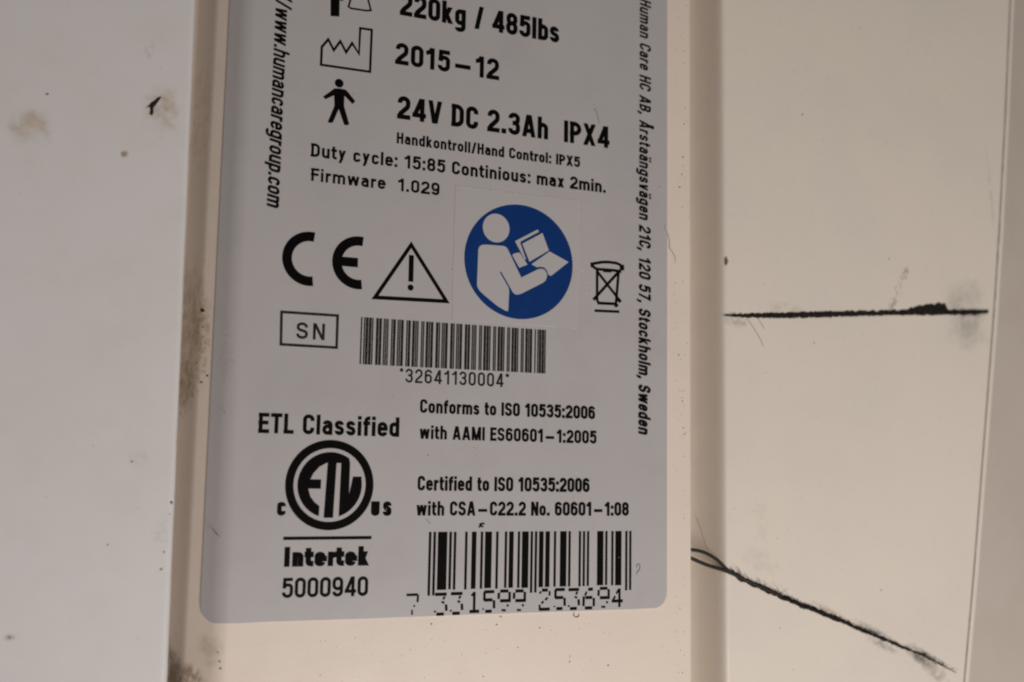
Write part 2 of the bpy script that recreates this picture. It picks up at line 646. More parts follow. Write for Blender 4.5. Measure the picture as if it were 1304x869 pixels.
def text_polys(text, width, cap, stroke=0.135, slant=0.0, gap=0.065, bold_h=1.0):
    """Faces of a line of text fitted to width (mm) at cap height (mm), baseline at 0, 0."""
    nat, pos = 0.0, []
    for i, ch in enumerate(text):
        w = glyph(ch, stroke)[0]
        pos.append(nat)
        nat += w + gap
    nat -= gap
    kx = width / cap / nat
    out = []
    for ch, x0 in zip(text, pos):
        w, o, c, d, b = glyph(ch, stroke)
        polys = []
        for p in o:
            polys += ribbon(fillet([(q[0] + x0, *q[1:]) for q in p], False, kx), stroke)
        for p in c:
            polys += ribbon(fillet([(q[0] + x0, *q[1:]) for q in p], True, kx), stroke, True)
        for (ax, ay, bx, by) in d:
            ax, bx = (ax + x0) * kx, (bx + x0) * kx
            hw = stroke * math.hypot(bx - ax, by - ay) / abs(by - ay) / 2
            polys.append([(ax - hw, ay), (ax + hw, ay), (bx + hw, by), (bx - hw, by)])
        for (ax, ay, bx, by) in b:
            ctr = ((ax + bx) / 2 + x0) * kx
            hw = (bx - ax) / 2
            polys.append([(ctr - hw, ay), (ctr + hw, ay), (ctr + hw, by), (ctr - hw, by)])
        out += polys
    return [[((x + y * slant) * cap, y * cap) for x, y in p] for p in out]


INK_H = 0.02


def text_line(text, x0, y, x1, cap, parent, mat=None, rot=0, name='text_line', **kw):
    mb = MB()
    for p in text_polys(text, x1 - x0, cap, **kw):
        mb.poly([(x0 + px, y + py) for px, py in p], INK_H)
    return mb.build(name, mat or M['ink'], parent)


def text_down(text, x, y0, y1, cap, parent, **kw):
    mb = MB()
    for p in text_polys(text, y0 - y1, cap, **kw):
        mb.poly([(x + py, y0 - px) for px, py in p], INK_H)
    return mb.build('text_line', M['ink'], parent)


# ------------------------------------------------------------------ the housing
Y0, Y1 = -70.0, 170.0
housing = tag(empty('lift_housing'), 'cream plastic housing of a patient lift with stained panels, channels and black cracks', 'device housing')


def sweep(profile, ys, name, mat, parent, smooth=True, wob=None):
    mb = MB()
    n = len(profile)
    v = []
    for y in ys:
        for (x, h) in profile:
            dx = wob(x, y) if wob else 0
            v.append((x + dx, y, h))
    f = []
    for j in range(len(ys) - 1):
        for i in range(n - 1):
            a = j * n + i
            f.append((a, a + 1, a + 1 + n, a + n))
    mb.raw(v, f)
    return mb.build(name, mat, parent, smooth=smooth)


def arc(cx_, ch_, r, a0, a1, n=8):
    return [(cx_ + r * math.cos(math.radians(a0 + (a1 - a0) * i / n)), ch_ + r * math.sin(math.radians(a0 + (a1 - a0) * i / n))) for i in range(n + 1)]


PLATE = -0.18            # the label is 0.18 mm thick and its face is h = 0
# left shoulder of the plate: flat, rounded over, slope, hollow, channel floor
SH_R, SH_A = 3.2, 40.0
sx = 3.6


def shoulder(off=0.0, n=10):
    """Rounded left edge of the plate, from the slope up to the flat; off = thickness laid on top."""
    return arc(sx, PLATE - SH_R, SH_R + off, 90 + SH_A, 90, n)


pl = shoulder()
slope = (math.cos(math.radians(90 - SH_A)), math.sin(math.radians(90 - SH_A)))
tx, th = pl[0]
dirx, dirh = -math.cos(math.radians(SH_A)), -math.sin(math.radians(SH_A))
FL = -9.0
k_ = (th + 3.1) / -dirh
low = (tx + dirx * k_, th + dirh * k_)
profile = [(-14, FL), (low[0] - 2.6, FL), (low[0] - 1.9, FL + .5), (low[0] - .75, -4.6), (low[0] - .5, -3.9), (low[0] - .25, -3.42), low] + pl
profile += [(20, PLATE), (45, PLATE), (71.4, PLATE)] + arc(71.4, PLATE - .4, .4, 80, 0, 6) + [(71.8, -12)]
sweep(profile, [Y0 + (Y1 - Y0) * i / 40 for i in range(41)], 'center_plate', M['cream'], housing)

# white cover on the left, standing proud of the plate
lp = [(-80, 4.0), (-40, 4.0), (-5.4, 4.0)] + arc(-5.0, 3.4, .6, 90, 0, 7) + [(-4.4, 2.5), (-4.4, -8.9)]
sweep(lp, [Y0 + (Y1 - Y0) * i / 60 for i in range(61)], 'side_cover', M['white'], housing,
      wob=lambda x, y: (-(y - 35) * 0.0105 + 0.05 * noise.noise(Vector((y * .25, 3, 0)))) if x > -10 else 0)

# recessed panel on the right: groove, soft lip, flat face with two cracks cut into it
PH = -3.0
lip = [(70.0, -10.5), (72.5, -10.0), (73.6, -10.2), (75.4, -10.1), (76.6, -9.3), (77.6, -7.4), (78.5, -5.5), (78.95, -4.4), (79.25, -3.8), (79.5, -3.4), (79.75, -3.15), (80.0, -3.04), (80.3, PH)]
XF = 80.3
EDGE = [(144.011, 114.907), (143.314, 108.552), (140.952, 85.282), (138.386, 62.778), (136.539, 48.483), (132.94, 23.492), (129.897, 2.476), (126.997, -15.703), (125.9, -22.858)]


def edge_x(y):
    for (xa, ya), (xb, yb) in zip(EDGE, EDGE[1:]):
        if ya >= y >= yb:
            return xa + (xb - xa) * (ya - y) / (ya - yb)
    (xa, ya), (xb, yb) = (EDGE[0], EDGE[1]) if y > EDGE[0][1] else (EDGE[-2], EDGE[-1])
    return xa + (xb - xa) * (ya - y) / (ya - yb)


def crack_outline(mid, hw_up, hw_dn, step=0.22, jag=0.35):
    """Ragged slit along a poly-line; widths given per point in mm."""
    up, dn = [], []
    L = [0]
    for p, q in zip(mid, mid[1:]):
        L.append(L[-1] + math.hypot(q[0] - p[0], q[1] - p[1]))
    n = int(L[-1] / step)
    for i in range(n + 1):
        s_ = L[-1] * i / n
        j = max(q for q in range(len(L) - 1) if L[q] <= s_ + 1e-9)
        t = (s_ - L[j]) / (L[j + 1] - L[j])
        p = Vector(mid[j]).lerp(Vector(mid[j + 1]), t)
        d_ = (Vector(mid[j + 1]) - Vector(mid[j])).normalized()
        nn = Vector((-d_.y, d_.x))
        a = hw_up[j] + (hw_up[j + 1] - hw_up[j]) * t
        b = hw_dn[j] + (hw_dn[j + 1] - hw_dn[j]) * t
        a += min(a, .8) * (jag * noise.noise(Vector((s_ * 1.1, 0, mid[0][1]))) * 1.4 + jag * random.uniform(-.3, .3))
        b += min(b, .5) * (jag * noise.noise(Vector((s_ * 1.1, 9, mid[0][1]))) * 1.4 + jag * random.uniform(-.3, .3))
        up.append(tuple(p + nn * max(a, .03)))
        dn.append(tuple(p - nn * max(b, .03)))
    return dn + up[::-1]


c1_mid = [(80.959, 44.057), (83.8, 44.255), (91.446, 44.828), (99.353, 45.554), (107.53, 46.25), (115.992, 46.971), (117.375, 47.124), (119.812, 47.366), (124.757, 47.759), (125.382, 47.803), (126.006, 47.792), (131.986, 48.16), (135.502, 48.552)]
c1 = crack_outline(c1_mid, [.24, .34, .50, .50, .52, .54, .70, 1.2, 1.65, 1.7, .45, .46, .25],
                   [.26, .38, .52, .54, .44, .44, .50, .60, .62, .50, .48, .44, .22], step=.17, jag=.42)
c2_mid = [(80.801, 3.384), (82.533, 2.433), (86.185, 1.031), (89.813, -0.4), (93.794, -1.922), (98.38, -3.422), (106.352, -6.449), (110.511, -7.936), (114.733, -9.51), (118.357, -10.822), (121.853, -12.336), (125.557, -14.071)]
c2 = crack_outline(c2_mid, [.30, .40, .46, .46, .44, .42, .36, .30, .26, .24, .20, .06], [.26, .34, .38, .38, .36, .36, .30, .28, .26, .20, .16, .06], jag=.4)

ys = [Y0 + (Y1 - Y0) * i / 48 for i in range(49)]
outer = [(XF, y) for y in ys] + [(edge_x(y), y) for y in ys[::-1]]
verts, edges = [], []
for loop in (outer, c1, c2):
    i = len(verts)
    verts += [Vector(p) for p in loop]
    edges += [(i + j, i + (j + 1) % len(loop)) for j in range(len(loop))]
vo, _, fo, *_rest = delaunay_2d_cdt(verts, edges, [], 0, 1e-6)


def inside(p, loop):
    hit = False
    for (xa, ya), (xb, yb) in zip(loop, loop[1:] + loop[:1]):
        if (ya > p[1]) != (yb > p[1]) and p[0] < (xb - xa) * (p[1] - ya) / (yb - ya) + xa:
            hit = not hit
    return hit


mb = MB()
keep = []
for f in fo:
    c_ = sum((vo[i] for i in f), Vector((0, 0))) / len(f)
    if inside(c_, outer) and not inside(c_, c1) and not inside(c_, c2):
        keep.append(tuple(f))
mb.raw([(p.x, p.y, PH) for p in vo], keep)
for loop in (c1, c2):          # walls of the slits
    n = len(loop)
    mb.raw([(x, y, PH) for x, y in loop] + [(x, y, PH - .5) for x, y in loop],
           [(j, (j + 1) % n, n + (j + 1) % n, n + j) for j in range(n)])
ed = [(edge_x(y), y) for y in ys]
for (d0, h0), (d1, h1) in (((0, PH), (.12, PH - .1)), ((.12, PH - .1), (.16, PH - 4))):   # turned-down right edge
    mb.raw([(x + d0, y, h0) for x, y in ed] + [(x + d1, y, h1) for x, y in ed],
           [(j, j + len(ed), j + 1 + len(ed), j + 1) for j in range(len(ed) - 1)])
flat_n = len(mb.f)
n = len(lip)
mb.raw([(x, y, h) for y in ys for x, h in lip],
       [(j * n + i, j * n + i + 1, (j + 1) * n + i + 1, (j + 1) * n + i) for j in range(len(ys) - 1) for i in range(n - 1)])
panel = mb.build('recessed_panel', M['ivory'], housing)
sm = [False] * flat_n + [True] * (len(mb.f) - flat_n)
panel.data.polygons.foreach_set('use_smooth', sm)


def grime(loop, name, label, grow=0.0):
    """Dirt packed into a slit: a lumpy sheet just under the panel's face."""
    n = len(loop) // 2
    v, f = [], []
    for j in range(n):
        p, q = loop[j], loop[len(loop) - 1 - j]
        for t in (0, .33, .67, 1):
            v.append((p[0] + (q[0] - p[0]) * t, p[1] + (q[1] - p[1]) * t, PH - .12 + (.10 if t in (.33, .67) else 0) + random.uniform(-.06, .05)))
    for j in range(n - 1):
        for t in range(3):
            a = j * 4 + t
            f.append((a, a + 4, a + 5, a + 1))
    g = MB()
    g.raw(v, f)
    return tag(g.build(name, M['grime'], housing), label)


grime(c1, 'crack', 'straight level black crack, smeared near its right end')
grime(c2, 'crack', 'fuzzy black crack running down to the right')

# trim beyond the seam
tr_ys = [Y0 + (Y1 - Y0) * i / 160 for i in range(161)]
v, f = [], []
tp = [(.36, -6), (.37, PH - .35), (.48, PH - .08), (.80, PH + .02), (1.2, PH), (60, PH - 3.5)]
for y in tr_ys:
    wv = .16 * noise.noise(Vector((y * .55, 1, 5))) + .08 * noise.noise(Vector((y * 1.7, 1, 5)))
    wv *= min(1.0, max(.25, (y - 10) / 60))
    for i, (dx, h) in enumerate(tp):
        v.append((edge_x(y) + dx + (wv if i < 4 else 0), y, h))
for j in range(len(tr_ys) - 1):
    for i in range(len(tp) - 1):
        a = j * len(tp) + i
        f.append((a, a + 1, a + 1 + len(tp), a + len(tp)))
mb = MB()
mb.raw(v, f)
trim = mb.build('edge_trim', M['trim'], housing, smooth=True)
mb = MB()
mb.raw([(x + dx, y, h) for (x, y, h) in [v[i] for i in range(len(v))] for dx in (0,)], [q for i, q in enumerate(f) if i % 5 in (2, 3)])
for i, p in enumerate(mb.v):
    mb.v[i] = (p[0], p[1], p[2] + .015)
mb.build('bevel_highlight', M['ivory'], trim, smooth=True)  # paler strip laid over the trim's bevel: its highlight put in as colour
mb = MB()
v, f = [], []
for y in tr_ys:
    q = .12 * noise.noise(Vector((y * .8, 4, 1)))
    for i, dx in enumerate((.0, .15, .3, .5)):
        v.append((edge_x(y) + dx, y, PH - .38 + q + random.uniform(-.12, .12)))
for j in range(len(tr_ys) - 1):
    for i in range(3):
        a = j * 4 + i
        f.append((a, a + 1, a + 5, a + 4))
mb.raw(v, f)
mb.build('seam', M['seam'], housing)
# frame behind everything
mb = MB()
mb.raw([(-85, Y0, -12.5), (260, Y0, -12.5), (260, Y1, -12.5), (-85, Y1, -12.5)], [(0, 1, 2, 3)])
mb.build('back_frame', M['trim'], housing)

# black gouge in the white cover
gx = [(-9.525, 62.269), (-9.714, 62.406), (-9.654, 62.99), (-9.766, 63.385), (-10.28, 63.064), (-9.809, 63.625), (-9.613, 63.95), (-9.276, 64.197), (-8.919, 64.662), (-8.548, 64.883), (-8.392, 64.823), (-8.768, 64.107), (-9.019, 63.658), (-9.247, 63.345), (-9.24, 62.638), (-9.344, 62.295)]
mb = MB()
mb.poly(gx, 4.012)
tag(mb.build('gouge', M['grime'], housing), 'small black gouge in the white side cover')


def blob(mb, x, y, h, r, lump=.35):
    n = 8
    ph = random.uniform(0, 6.28)
    e = random.uniform(.65, 1)
    pts = []
    for i in range(n):
        q = r * (1 + random.uniform(-lump, lump))
        pts.append((x + q * math.cos(2 * math.pi * i / n + ph), y + q * e * math.sin(2 * math.pi * i / n + ph)))
    i0 = len(mb.v)
    mb.v += [(px, py, h) for px, py in pts] + [(x, y, h + r * .35)]
    mb.f += [(i0 + i, i0 + (i + 1) % n, i0 + n) for i in range(n)]


# specks of dirt: listed ones and a fine scatter
sp = MB()
for x, y in [(71.048, 93.06), (69.454, 92.115), (70.728, 76.023), (70.581, 73.444), (70.287, 68.064), (70.141, 65.265), (69.713, 63.2), (71.266, 58.352), (68.997, 47.966), (69.546, 36.777), (69.824, 36.065), (69.68, 31.23), (70.373, 31.26), (70.094, 30.166), (70.232, 29.691), (70.509, 28.98), (69.952, 27.641), (70.365, 25.621), (70.502, 24.669), (70.223, 23.23), (70.481, 12.006), (70.449, -8.229), (69.502, -10.683), (70.175, -10.718), (51.558, -8.237), (51.672, -7.479), (43.504, -5.924), (46.832, -3.361), (35.22, -6.512), (38.4, -9.61), (57.719, -9.084), (30.692, -2.246), (40.244, -2.691), (2.445, -4.827), (2.689, -5.899), (2.826, -6.773), (26.588, -6.221)]:
    blob(sp, x, y, PLATE + .012, random.uniform(.06, .14))
for _ in range(70):
    blob(sp, random.uniform(68.6, 71.2), random.uniform(-12, 95), PLATE + .012, random.uniform(.03, .08))
for _ in range(45):
    blob(sp, random.uniform(14, 70), random.uniform(-10, -2), PLATE + .012, random.uniform(.03, .07))
for x, y in [(107.957, 96.83), (106.648, 99.182), (101.095, 91.54), (100.66, 86.42), (95.47, 79.415), (99.617, 75.312), (113.09, 76.672), (126.988, 88.298), (87.348, 49.789), (97.183, 40.563), (107.11, 42.767), (87.479, 35.115), (89.67, -5.333), (92.121, -11.868), (94.08, 15.267), (115.969, -7.196), (91.399, 10.251), (81.313, 13.338), (89.411, 8.648), (109.921, 0.03), (113.186, 56.152)]:
    blob(sp, x, y, PH + .012, random.uniform(.06, .13))
for _ in range(50):
    blob(sp, random.uniform(82, 122), random.uniform(-12, 100), PH + .012, random.uniform(.02, .055))
for x, y in [(-4.726, 12.661), (-5.136, 8.129), (-5.395, 6.068), (-4.614, 14.086), (-21.694, -1.37), (-11.659, 9.035), (-9.439, 18.963), (-21.647, 63.23)]:
    blob(sp, x, y, 4.012, random.uniform(.09, .2))
for _ in range(18):
    blob(sp, random.uniform(-26, -6), random.uniform(-8, 75), 4.012, random.uniform(.03, .06))
tag(sp.build('dirt_specks', M['speck'], housing), kind='stuff')
sp = MB()
for (x, y), h, r in zip([(-1.336, 38.849), (-0.373, 30.294), (-1.08, 29.436), (-1.18, 36.671), (-1.652, 31.982)], (-2.2, -2, -2.6, -2.2, -2.8), (.28, .2, .2, .12, .12)):
    blob(sp, x, y, h + .15, r)
tag(sp.build('dirt_specks', M['grime'], housing), kind='stuff')

# ------------------------------------------------------------------ the rating label
label = tag(empty('rating_label'), 'large grey rating label with black print, symbols and two barcodes on the cream plate', 'label')
LY0, LY1, LX1, CR = -1.2, 128.0, 67.4, 2.3
# cross-section of the label: wrapped over the left shoulder, flat over the plate
sec = []
steep = math.radians(SH_A)
e0 = shoulder(-PLATE)[0]
left_run = (e0[0] - 0.2) / math.cos(steep)
for i in range(7):
    s_ = left_run * (1 - i / 6)
    sec.append((e0[0] - math.cos(steep) * s_, e0[1] - math.sin(steep) * s_))
sec += shoulder(-PLATE, 14)[1:]
sec += [(x, 0.0) for x in (4.6, 6, 9, 14, 20, 28, 36, 44, 52, 58, 62, 64, 65.1)]
sec += [(LX1 - CR + CR * math.sin(t * math.pi / 16), 0.0) for t in range(1, 9)]
arcL = [0.0]
for p, q in zip(sec, sec[1:]):
    arcL.append(arcL[-1] + math.hypot(q[0] - p[0], q[1] - p[1]))
tot = arcL[-1]


def low_y(s_):
    d_ = min(s_, tot - s_)
    if d_ >= CR:
        return LY0 + .03 * math.sin(s_ * .9)
    return LY0 + CR - math.sqrt(max(0, CR * CR - (CR - d_) ** 2))


rows = [None] + [3 + (LY1 - 3) * i / 10 for i in range(11)]
v, f = [], []
extra = []
for j in range(len(sec)):
    for y in rows:
        v.append((sec[j][0], low_y(arcL[j]) if y is None else y, sec[j][1]))
nr = len(rows)
for j in range(len(sec) - 1):
    for i in range(nr - 1):
        a = j * nr + i
        f.append((a, a + nr, a + nr + 1, a + 1))
# rim: thickness of the sheet
top_n = len(f)
for j in range(len(sec)):
    v.append(v[j * nr])
rim = [len(v) - len(sec) + j for j in range(len(sec))]
path = [v[i] for i in rim]
i0 = len(v)


def under(j):
    x, h = sec[j]
    # straight down towards the plate
    if x >= sx:
        return x, PLATE
    ang = math.atan2(h - (PLATE - SH_R), x - sx)
    nx, nh = (math.cos(ang), math.sin(ang)) if ang < math.radians(90 + SH_A) + .02 else (-math.sin(steep), math.cos(steep))
    return x + nx * PLATE, h + nh * PLATE


v += [(under(j)[0], v[j * nr][1], under(j)[1]) for j in range(len(sec))]
f += [(rim[j], i0 + j, i0 + j + 1, rim[j + 1]) for j in range(len(sec) - 1)]
last = (len(sec) - 1) * nr
i1 = len(v)
v += [(LX1, rows[i] if rows[i] is not None else v[last][1], PLATE) for i in range(nr)]
v += [v[last + i] for i in range(nr)]
f += [(i1 + nr + i, i1 + i, i1 + i + 1, i1 + nr + i + 1) for i in range(nr - 1)]
i2 = len(v)
u0 = under(0)
v += [(u0[0], rows[i] if rows[i] is not None else v[0][1], u0[1]) for i in range(nr)]
v += [v[i] for i in range(nr)]
f += [(i2 + nr + i, i2 + nr + i + 1, i2 + i + 1, i2 + i) for i in range(nr - 1)]
mb = MB()
mb.raw(v, f)
sheet = mb.build('sheet', M['label'], label)
sheet.data.polygons.foreach_set('use_smooth', [i < top_n for i in range(len(mb.f))])

TX = text_line
TX('220kg / 485lbs', 23.586, 82.957, 48.633, 3.36, label, stroke=.20)
TX('2015-12', 23.11, 75.635, 38.995, 3.204, label, stroke=.20)
TX('24V DC 2.3Ah  IPX4', 23.639, 67.731, 57.277, 3.359, label, stroke=.20)
TX('Handkontroll/Hand Control: IPX5', 23.668, 64.117, 52.33, 1.618, label, stroke=.20)
TX('Duty cycle: 15:85 Continious: max 2min.', 11.636, 60.684, 56.728, 1.897, label, stroke=.193)
TX('Firmware  1.029', 11.766, 57.311, 30.274, 1.806, label, stroke=.193)
TX('Conforms to ISO 10535:2006', 28.16, 26.388, 55.178, 1.906, label, stroke=.198)
TX('with AAMI ES60601-1:2005', 28.201, 22.806, 55.469, 1.897, label, stroke=.198)
TX('Certified to ISO 10535:2006', 28.118, 15.739, 54.379, 2.008, label, stroke=.198)
TX('with CSA-C22.2 No. 60601-1:08', 28.044, 12.336, 60.882, 1.969, label, stroke=.198)
TX('ETL Classified', 6.185, 22.978, 25.328, 2.649, label, stroke=.193)
TX('5000940', 10.124, 1.761, 21.613, 2.566, label, stroke=.165)
text_down('http://www.humancaregroup.com', 6.049, 88.011, 53.211, 2.165, label, stroke=.165, slant=.2)
text_down('Human Care HC AB, Årstaängsvägen 21C, 120 57, Stockholm, Sweden', 62.461, 92.672, 24.494, 2.005, label, stroke=.17, slant=.16, gap=.11)


def stroke(mb, pts, s_, h=INK_H, closed=False):
    for q in ribbon(pts, s_, closed):
        mb.poly(q, h)


def disc(mb, x, y, r, h=INK_H, n=40, ry=None):
    mb.poly([(x + r * math.cos(2 * math.pi * i / n), y + (ry or r) * math.sin(2 * math.pi * i / n)) for i in range(n)], h)


def fan(mb, pts, h):
    """Concave outline, triangulated."""
    vv = [Vector(p) for p in pts]
    n = len(vv)
    vo, _, fo, *_r = delaunay_2d_cdt(vv, [(i, (i + 1) % n) for i in range(n)], [], 0, 1e-6)
    for t in fo:
        c_ = sum((vo[i] for i in t), Vector((0, 0))) / len(t)
        if inside(c_, [tuple(p) for p in pts]):
            mb.poly([tuple(vo[i]) for i in t], h)


# weight symbol, cut by the top of the frame: a standing figure's leg and a weight
mb = MB()
mb.poly([(13.443, 86.689), (13.652, 80.997), (14.887, 81.128), (14.817, 86.729)], INK_H)
mb.poly([(14.923, 83.779), (15.364, 83.681), (15.327, 83.494), (14.934, 83.467)], INK_H)
stroke(mb, [(16.852, 86.443), (16.407, 83.987), (16.14, 82.812), (16.499, 82.63), (18.709, 82.692), (19.372, 82.858), (18.874, 84.444), (18.47, 86.525)], .27)
mb.build('weight_symbol', M['ink'], label)
# factory symbol
mb = MB()
stroke(mb, [(12.584, 73.797), (12.595, 76.355), (13.454, 77.584), (14.284, 76.171), (15.165, 77.607), (16.024, 76.149), (16.848, 77.624), (17.864, 76.229), (17.913, 79.981), (19.577, 80.022), (19.534, 73.883)], .34, closed=True)
mb.build('factory_symbol', M['ink'], label)
# standing figure
mb = MB()
p = [(15.208, 71.566), (15.814, 71.615), (15.186, 72.18)]
disc(mb, p[0][0], p[0][1], .62)
fan(mb, [(14.525, 70.713), (15.235, 70.821), (16.148, 70.783), (16.529, 70.465), (17.572, 69.339), (17.195, 68.864), (16.006, 69.879), (16.015, 68.405), (16.817, 65.971), (16.607, 65.744), (16.131, 65.722), (15.276, 67.859), (14.57, 65.943), (14.32, 65.734), (13.803, 65.792), (14.658, 68.252), (14.561, 69.73), (13.342, 68.979), (13.03, 69.326), (14.214, 70.38)], INK_H)
mb.build('standing_figure', M['ink'], label)
# CE mark
mb = MB()
ce = [(12.076, 46.555), (18.821, 46.61), (8.399, 46.224), (11.931, 50.31), (15.13, 46.284), (18.696, 50.286)]
for i in range(2):
    (ox, oy), (lx, _), (_, ty) = ce[i], ce[2 + 2 * i], ce[3 + 2 * i]
    ro = ((ox - lx) + (ty - oy)) / 2
    wd = 1.30
    stroke(mb, [(ox + (ro - wd / 2) * math.cos(t), oy + (ro - wd / 2) * math.sin(t)) for t in [math.radians(80 + 200 * q / 28) for q in range(29)]], wd)
    if i == 1:
        stroke(mb, [(ox - ro + wd * .6, oy), (ox - .1, oy)], wd)
mb.build('ce_mark', M['ink'], label)
# warning triangle
mb = MB()
tri = [(26.259, 49.833), (31.657, 42.229), (21.279, 41.999)]
stroke(mb, tri, .54, closed=True)
p = [(26.327, 48.367), (26.345, 44.596), (26.338, 43.773)]
stroke(mb, [p[0], p[1]], .72)
disc(mb, p[2][0], p[2][1], .44)
mb.build('warning_triangle', M['ink'], label)
# crossed-out bin
mb = MB()
BW = .44
stroke(mb, [(54.302, 49.559), (56.068, 50), (57.163, 50.122), (58.542, 50.094), (59.305, 49.849), (59.793, 49.48)], BW)
stroke(mb, [(54.371, 49.503), (54.713, 49.163), (55.327, 48.882), (56.761, 48.907), (58.136, 48.938), (59.45, 48.863)], BW)
mb.poly([(54.192, 49.771), (54.775, 49.848), (54.822, 49.11), (54.28, 49.063)], INK_H)
mb.poly([(59.097, 49.831), (59.902, 49.952), (59.962, 49.082), (59.241, 48.995)], INK_H)
mb.poly([(56.242, 48.8), (57.833, 48.874), (57.725, 48.554), (56.422, 48.506)], INK_H)
stroke(mb, [(55.355, 48.847), (55.382, 44.228), (55.644, 43.756), (58.377, 43.835)], BW)
stroke(mb, [(58.992, 48.911), (58.518, 43.351)], BW)
stroke(mb, [(55.261, 48.654), (59.409, 44.184)], BW)
stroke(mb, [(59.241, 49.057), (54.759, 44.181)], BW)
p = [(58.653, 43.67), (59.131, 44.387)]
disc(mb, p[0][0], p[0][1], .3)
disc(mb, p[1][0], p[1][1], .3)
stroke(mb, [(54.977, 42.567), (59.142, 42.704)], .40)
mb.build('crossed_bin_symbol', M['ink'], label)
# serial number box
mb = MB()
stroke(mb, [(8.583, 39.086), (16.163, 39.112), (16.178, 34.75), (8.679, 34.754)], .36, closed=True)
box = mb.build('serial_number_box', M['thermal'], label)
TX('SN', 10.603, 35.646, 14.573, 2.222, box, mat=M['thermal'], stroke=.165, gap=.16)
# serial number barcode: code 39
C39 = {'*': 'bWbwBwBwb', '0': 'bwbWBwBwb', '1': 'BwbWbwbwB', '2': 'bwBWbwbwB', '3': 'BwBWbwbwb', '4': 'bwbWBwbwB', '6': 'bwBWBwbwb'}
seq = []
for ch in '*32641130004*':
    for q in C39[ch]:
        seq.append((q.lower() == 'b', 2.3 if q.isupper() else 1.0))
    seq.append((False, 3.4))
seq.pop()
un = sum(q[1] for q in seq)
bx0, bx1 = (19.449, 35.583), (47.044, 36.091)
ty0, by0 = (19.548, 39.153), (19.547, 32.687)
ty1, by1 = (47.062, 39.149), (47.03, 32.761)
mb = MB()
x = 0.0
for isbar, wq in seq:
    if isbar:
        u0_, u1_ = (x - .24) / un, (x + wq + .24) / un

        def at(u, bot):
            xx = bx0[0] + (bx1[0] - bx0[0]) * u
            yy = (by0[1] + (by1[1] - by0[1]) * u) if bot else (ty0[1] + (ty1[1] - ty0[1]) * u)
            return (xx, yy)
        mb.poly([at(u0_, 1), at(u1_, 1), at(u1_, 0), at(u0_, 0)], INK_H)
    x += wq
bc = mb.build('serial_barcode', M['thermal'], label)
TX('*32641130004*', 25.104, 30.485, 41.396, 1.934, bc, mat=M['thermal'], stroke=.145, gap=.15)

# certification mark
mark = None
p = [(15.946, 16.364), (10.169, 16.299), (21.927, 16.43), (15.726, 22.333), (16.163, 10.444)]
mx, my = p[0]
mr = ((p[2][0] - p[1][0]) + (p[3][1] - p[4][1])) / 4
mb = MB()
stroke(mb, [(mx + mr * .915 * math.cos(2 * math.pi * i / 72), my + mr * .915 * math.sin(2 * math.pi * i / 72)) for i in range(72)], mr * .185, closed=True)
mark = mb.build('certification_mark', M['ink'], label)


def N(x, y):
    return ((x - 317) / 220, -(y - 270) / 227)


def darc(pa, pb, ccw=True, rad=.735, n=28):
    a0 = math.atan2(N(*pa)[1], N(*pa)[0])
    a1 = math.atan2(N(*pb)[1], N(*pb)[0])
    if ccw and a1 < a0:
        a1 += 2 * math.pi
    if not ccw and a1 > a0:
        a1 -= 2 * math.pi
    return [(rad * math.cos(a0 + (a1 - a0) * i / n), rad * math.sin(a0 + (a1 - a0) * i / n)) for i in range(n + 1)]


mb = MB()
shapes = [
    darc((268, 425), (415, 125), ccw=False) + [N(415, 160), N(300, 157), N(262, 178), N(234, 210), N(218, 243), N(272, 243), N(272, 290), N(210, 290), N(222, 330), N(243, 357), N(268, 377)],
    [N(302, 150), N(347, 150), N(338, 436), N(291, 436)],
    [N(370, 150), N(415, 150), N(415, 318), N(432, 226), N(477, 226)] + darc((477, 226), (365, 425), ccw=False)[1:],
]
for s_ in shapes:
    fan(mb, [(mx + q[0] * mr, my + q[1] * mr) for q in s_], INK_H)
mb.build('monogram', M['ink'], mark)
TX('C', 8.873, 12.322, 10.404, 1.774, mark, stroke=.34)
TX('US', 21.427, 12.296, 24.763, 1.941, mark, stroke=.37, gap=.0)
mb = MB()
stroke(mb, [(10.037, 9.396), (21.853, 9.42)], .43)
mb.build('rule_line', M['ink'], label)
TX('Intertek', 10.071, 5.741, 21.838, 2.552, label, stroke=.285, gap=-.02)

# product barcode: EAN-13
LC = ['0001101', '0011001', '0010011', '0111101', '0100011', '0110001', '0101111', '0111011', '0110111', '0001011']
digits = '7331599253694'
par = 'LGLGLG'
bits = '101'
for dgt, q in zip(digits[1:7], par):
    code = LC[int(dgt)]
    bits += code if q == 'L' else ''.join('1' if z == '0' else '0' for z in code)[::-1]
bits += '01010'
for dgt in digits[7:]:
    bits += ''.join('1' if z == '0' else '0' for z in LC[int(dgt)])
bits += '101'
ex0, ex1 = (29.959, 6.173), (61.348, 5.716)
et, eb = (44.43, 10.133), (44.562, 2.304)
gl, gr = (30.588, 1.632), (60.873, 1.472)
mb = MB()
mod = (ex1[0] - ex0[0]) / 95
i = 0
while i < 95:
    if bits[i] == '1':
        j = i
        while j < 95 and bits[j] == '1':
            j += 1
        guard = i < 3 or i > 91 or 45 <= i < 50
        jy = random.uniform(-.06, .06)
        yb = (gl[1] + gr[1]) / 2 if guard else eb[1]
        xa, xb = ex0[0] + mod * (i - .06), ex0[0] + mod * (j + .06)
        mb.poly([(xa, yb + jy), (xb, yb + jy), (xb, et[1]), (xa, et[1])], INK_H)
        i = j
    else:
        i += 1
ean = mb.build('product_barcode', M['ink'], label)
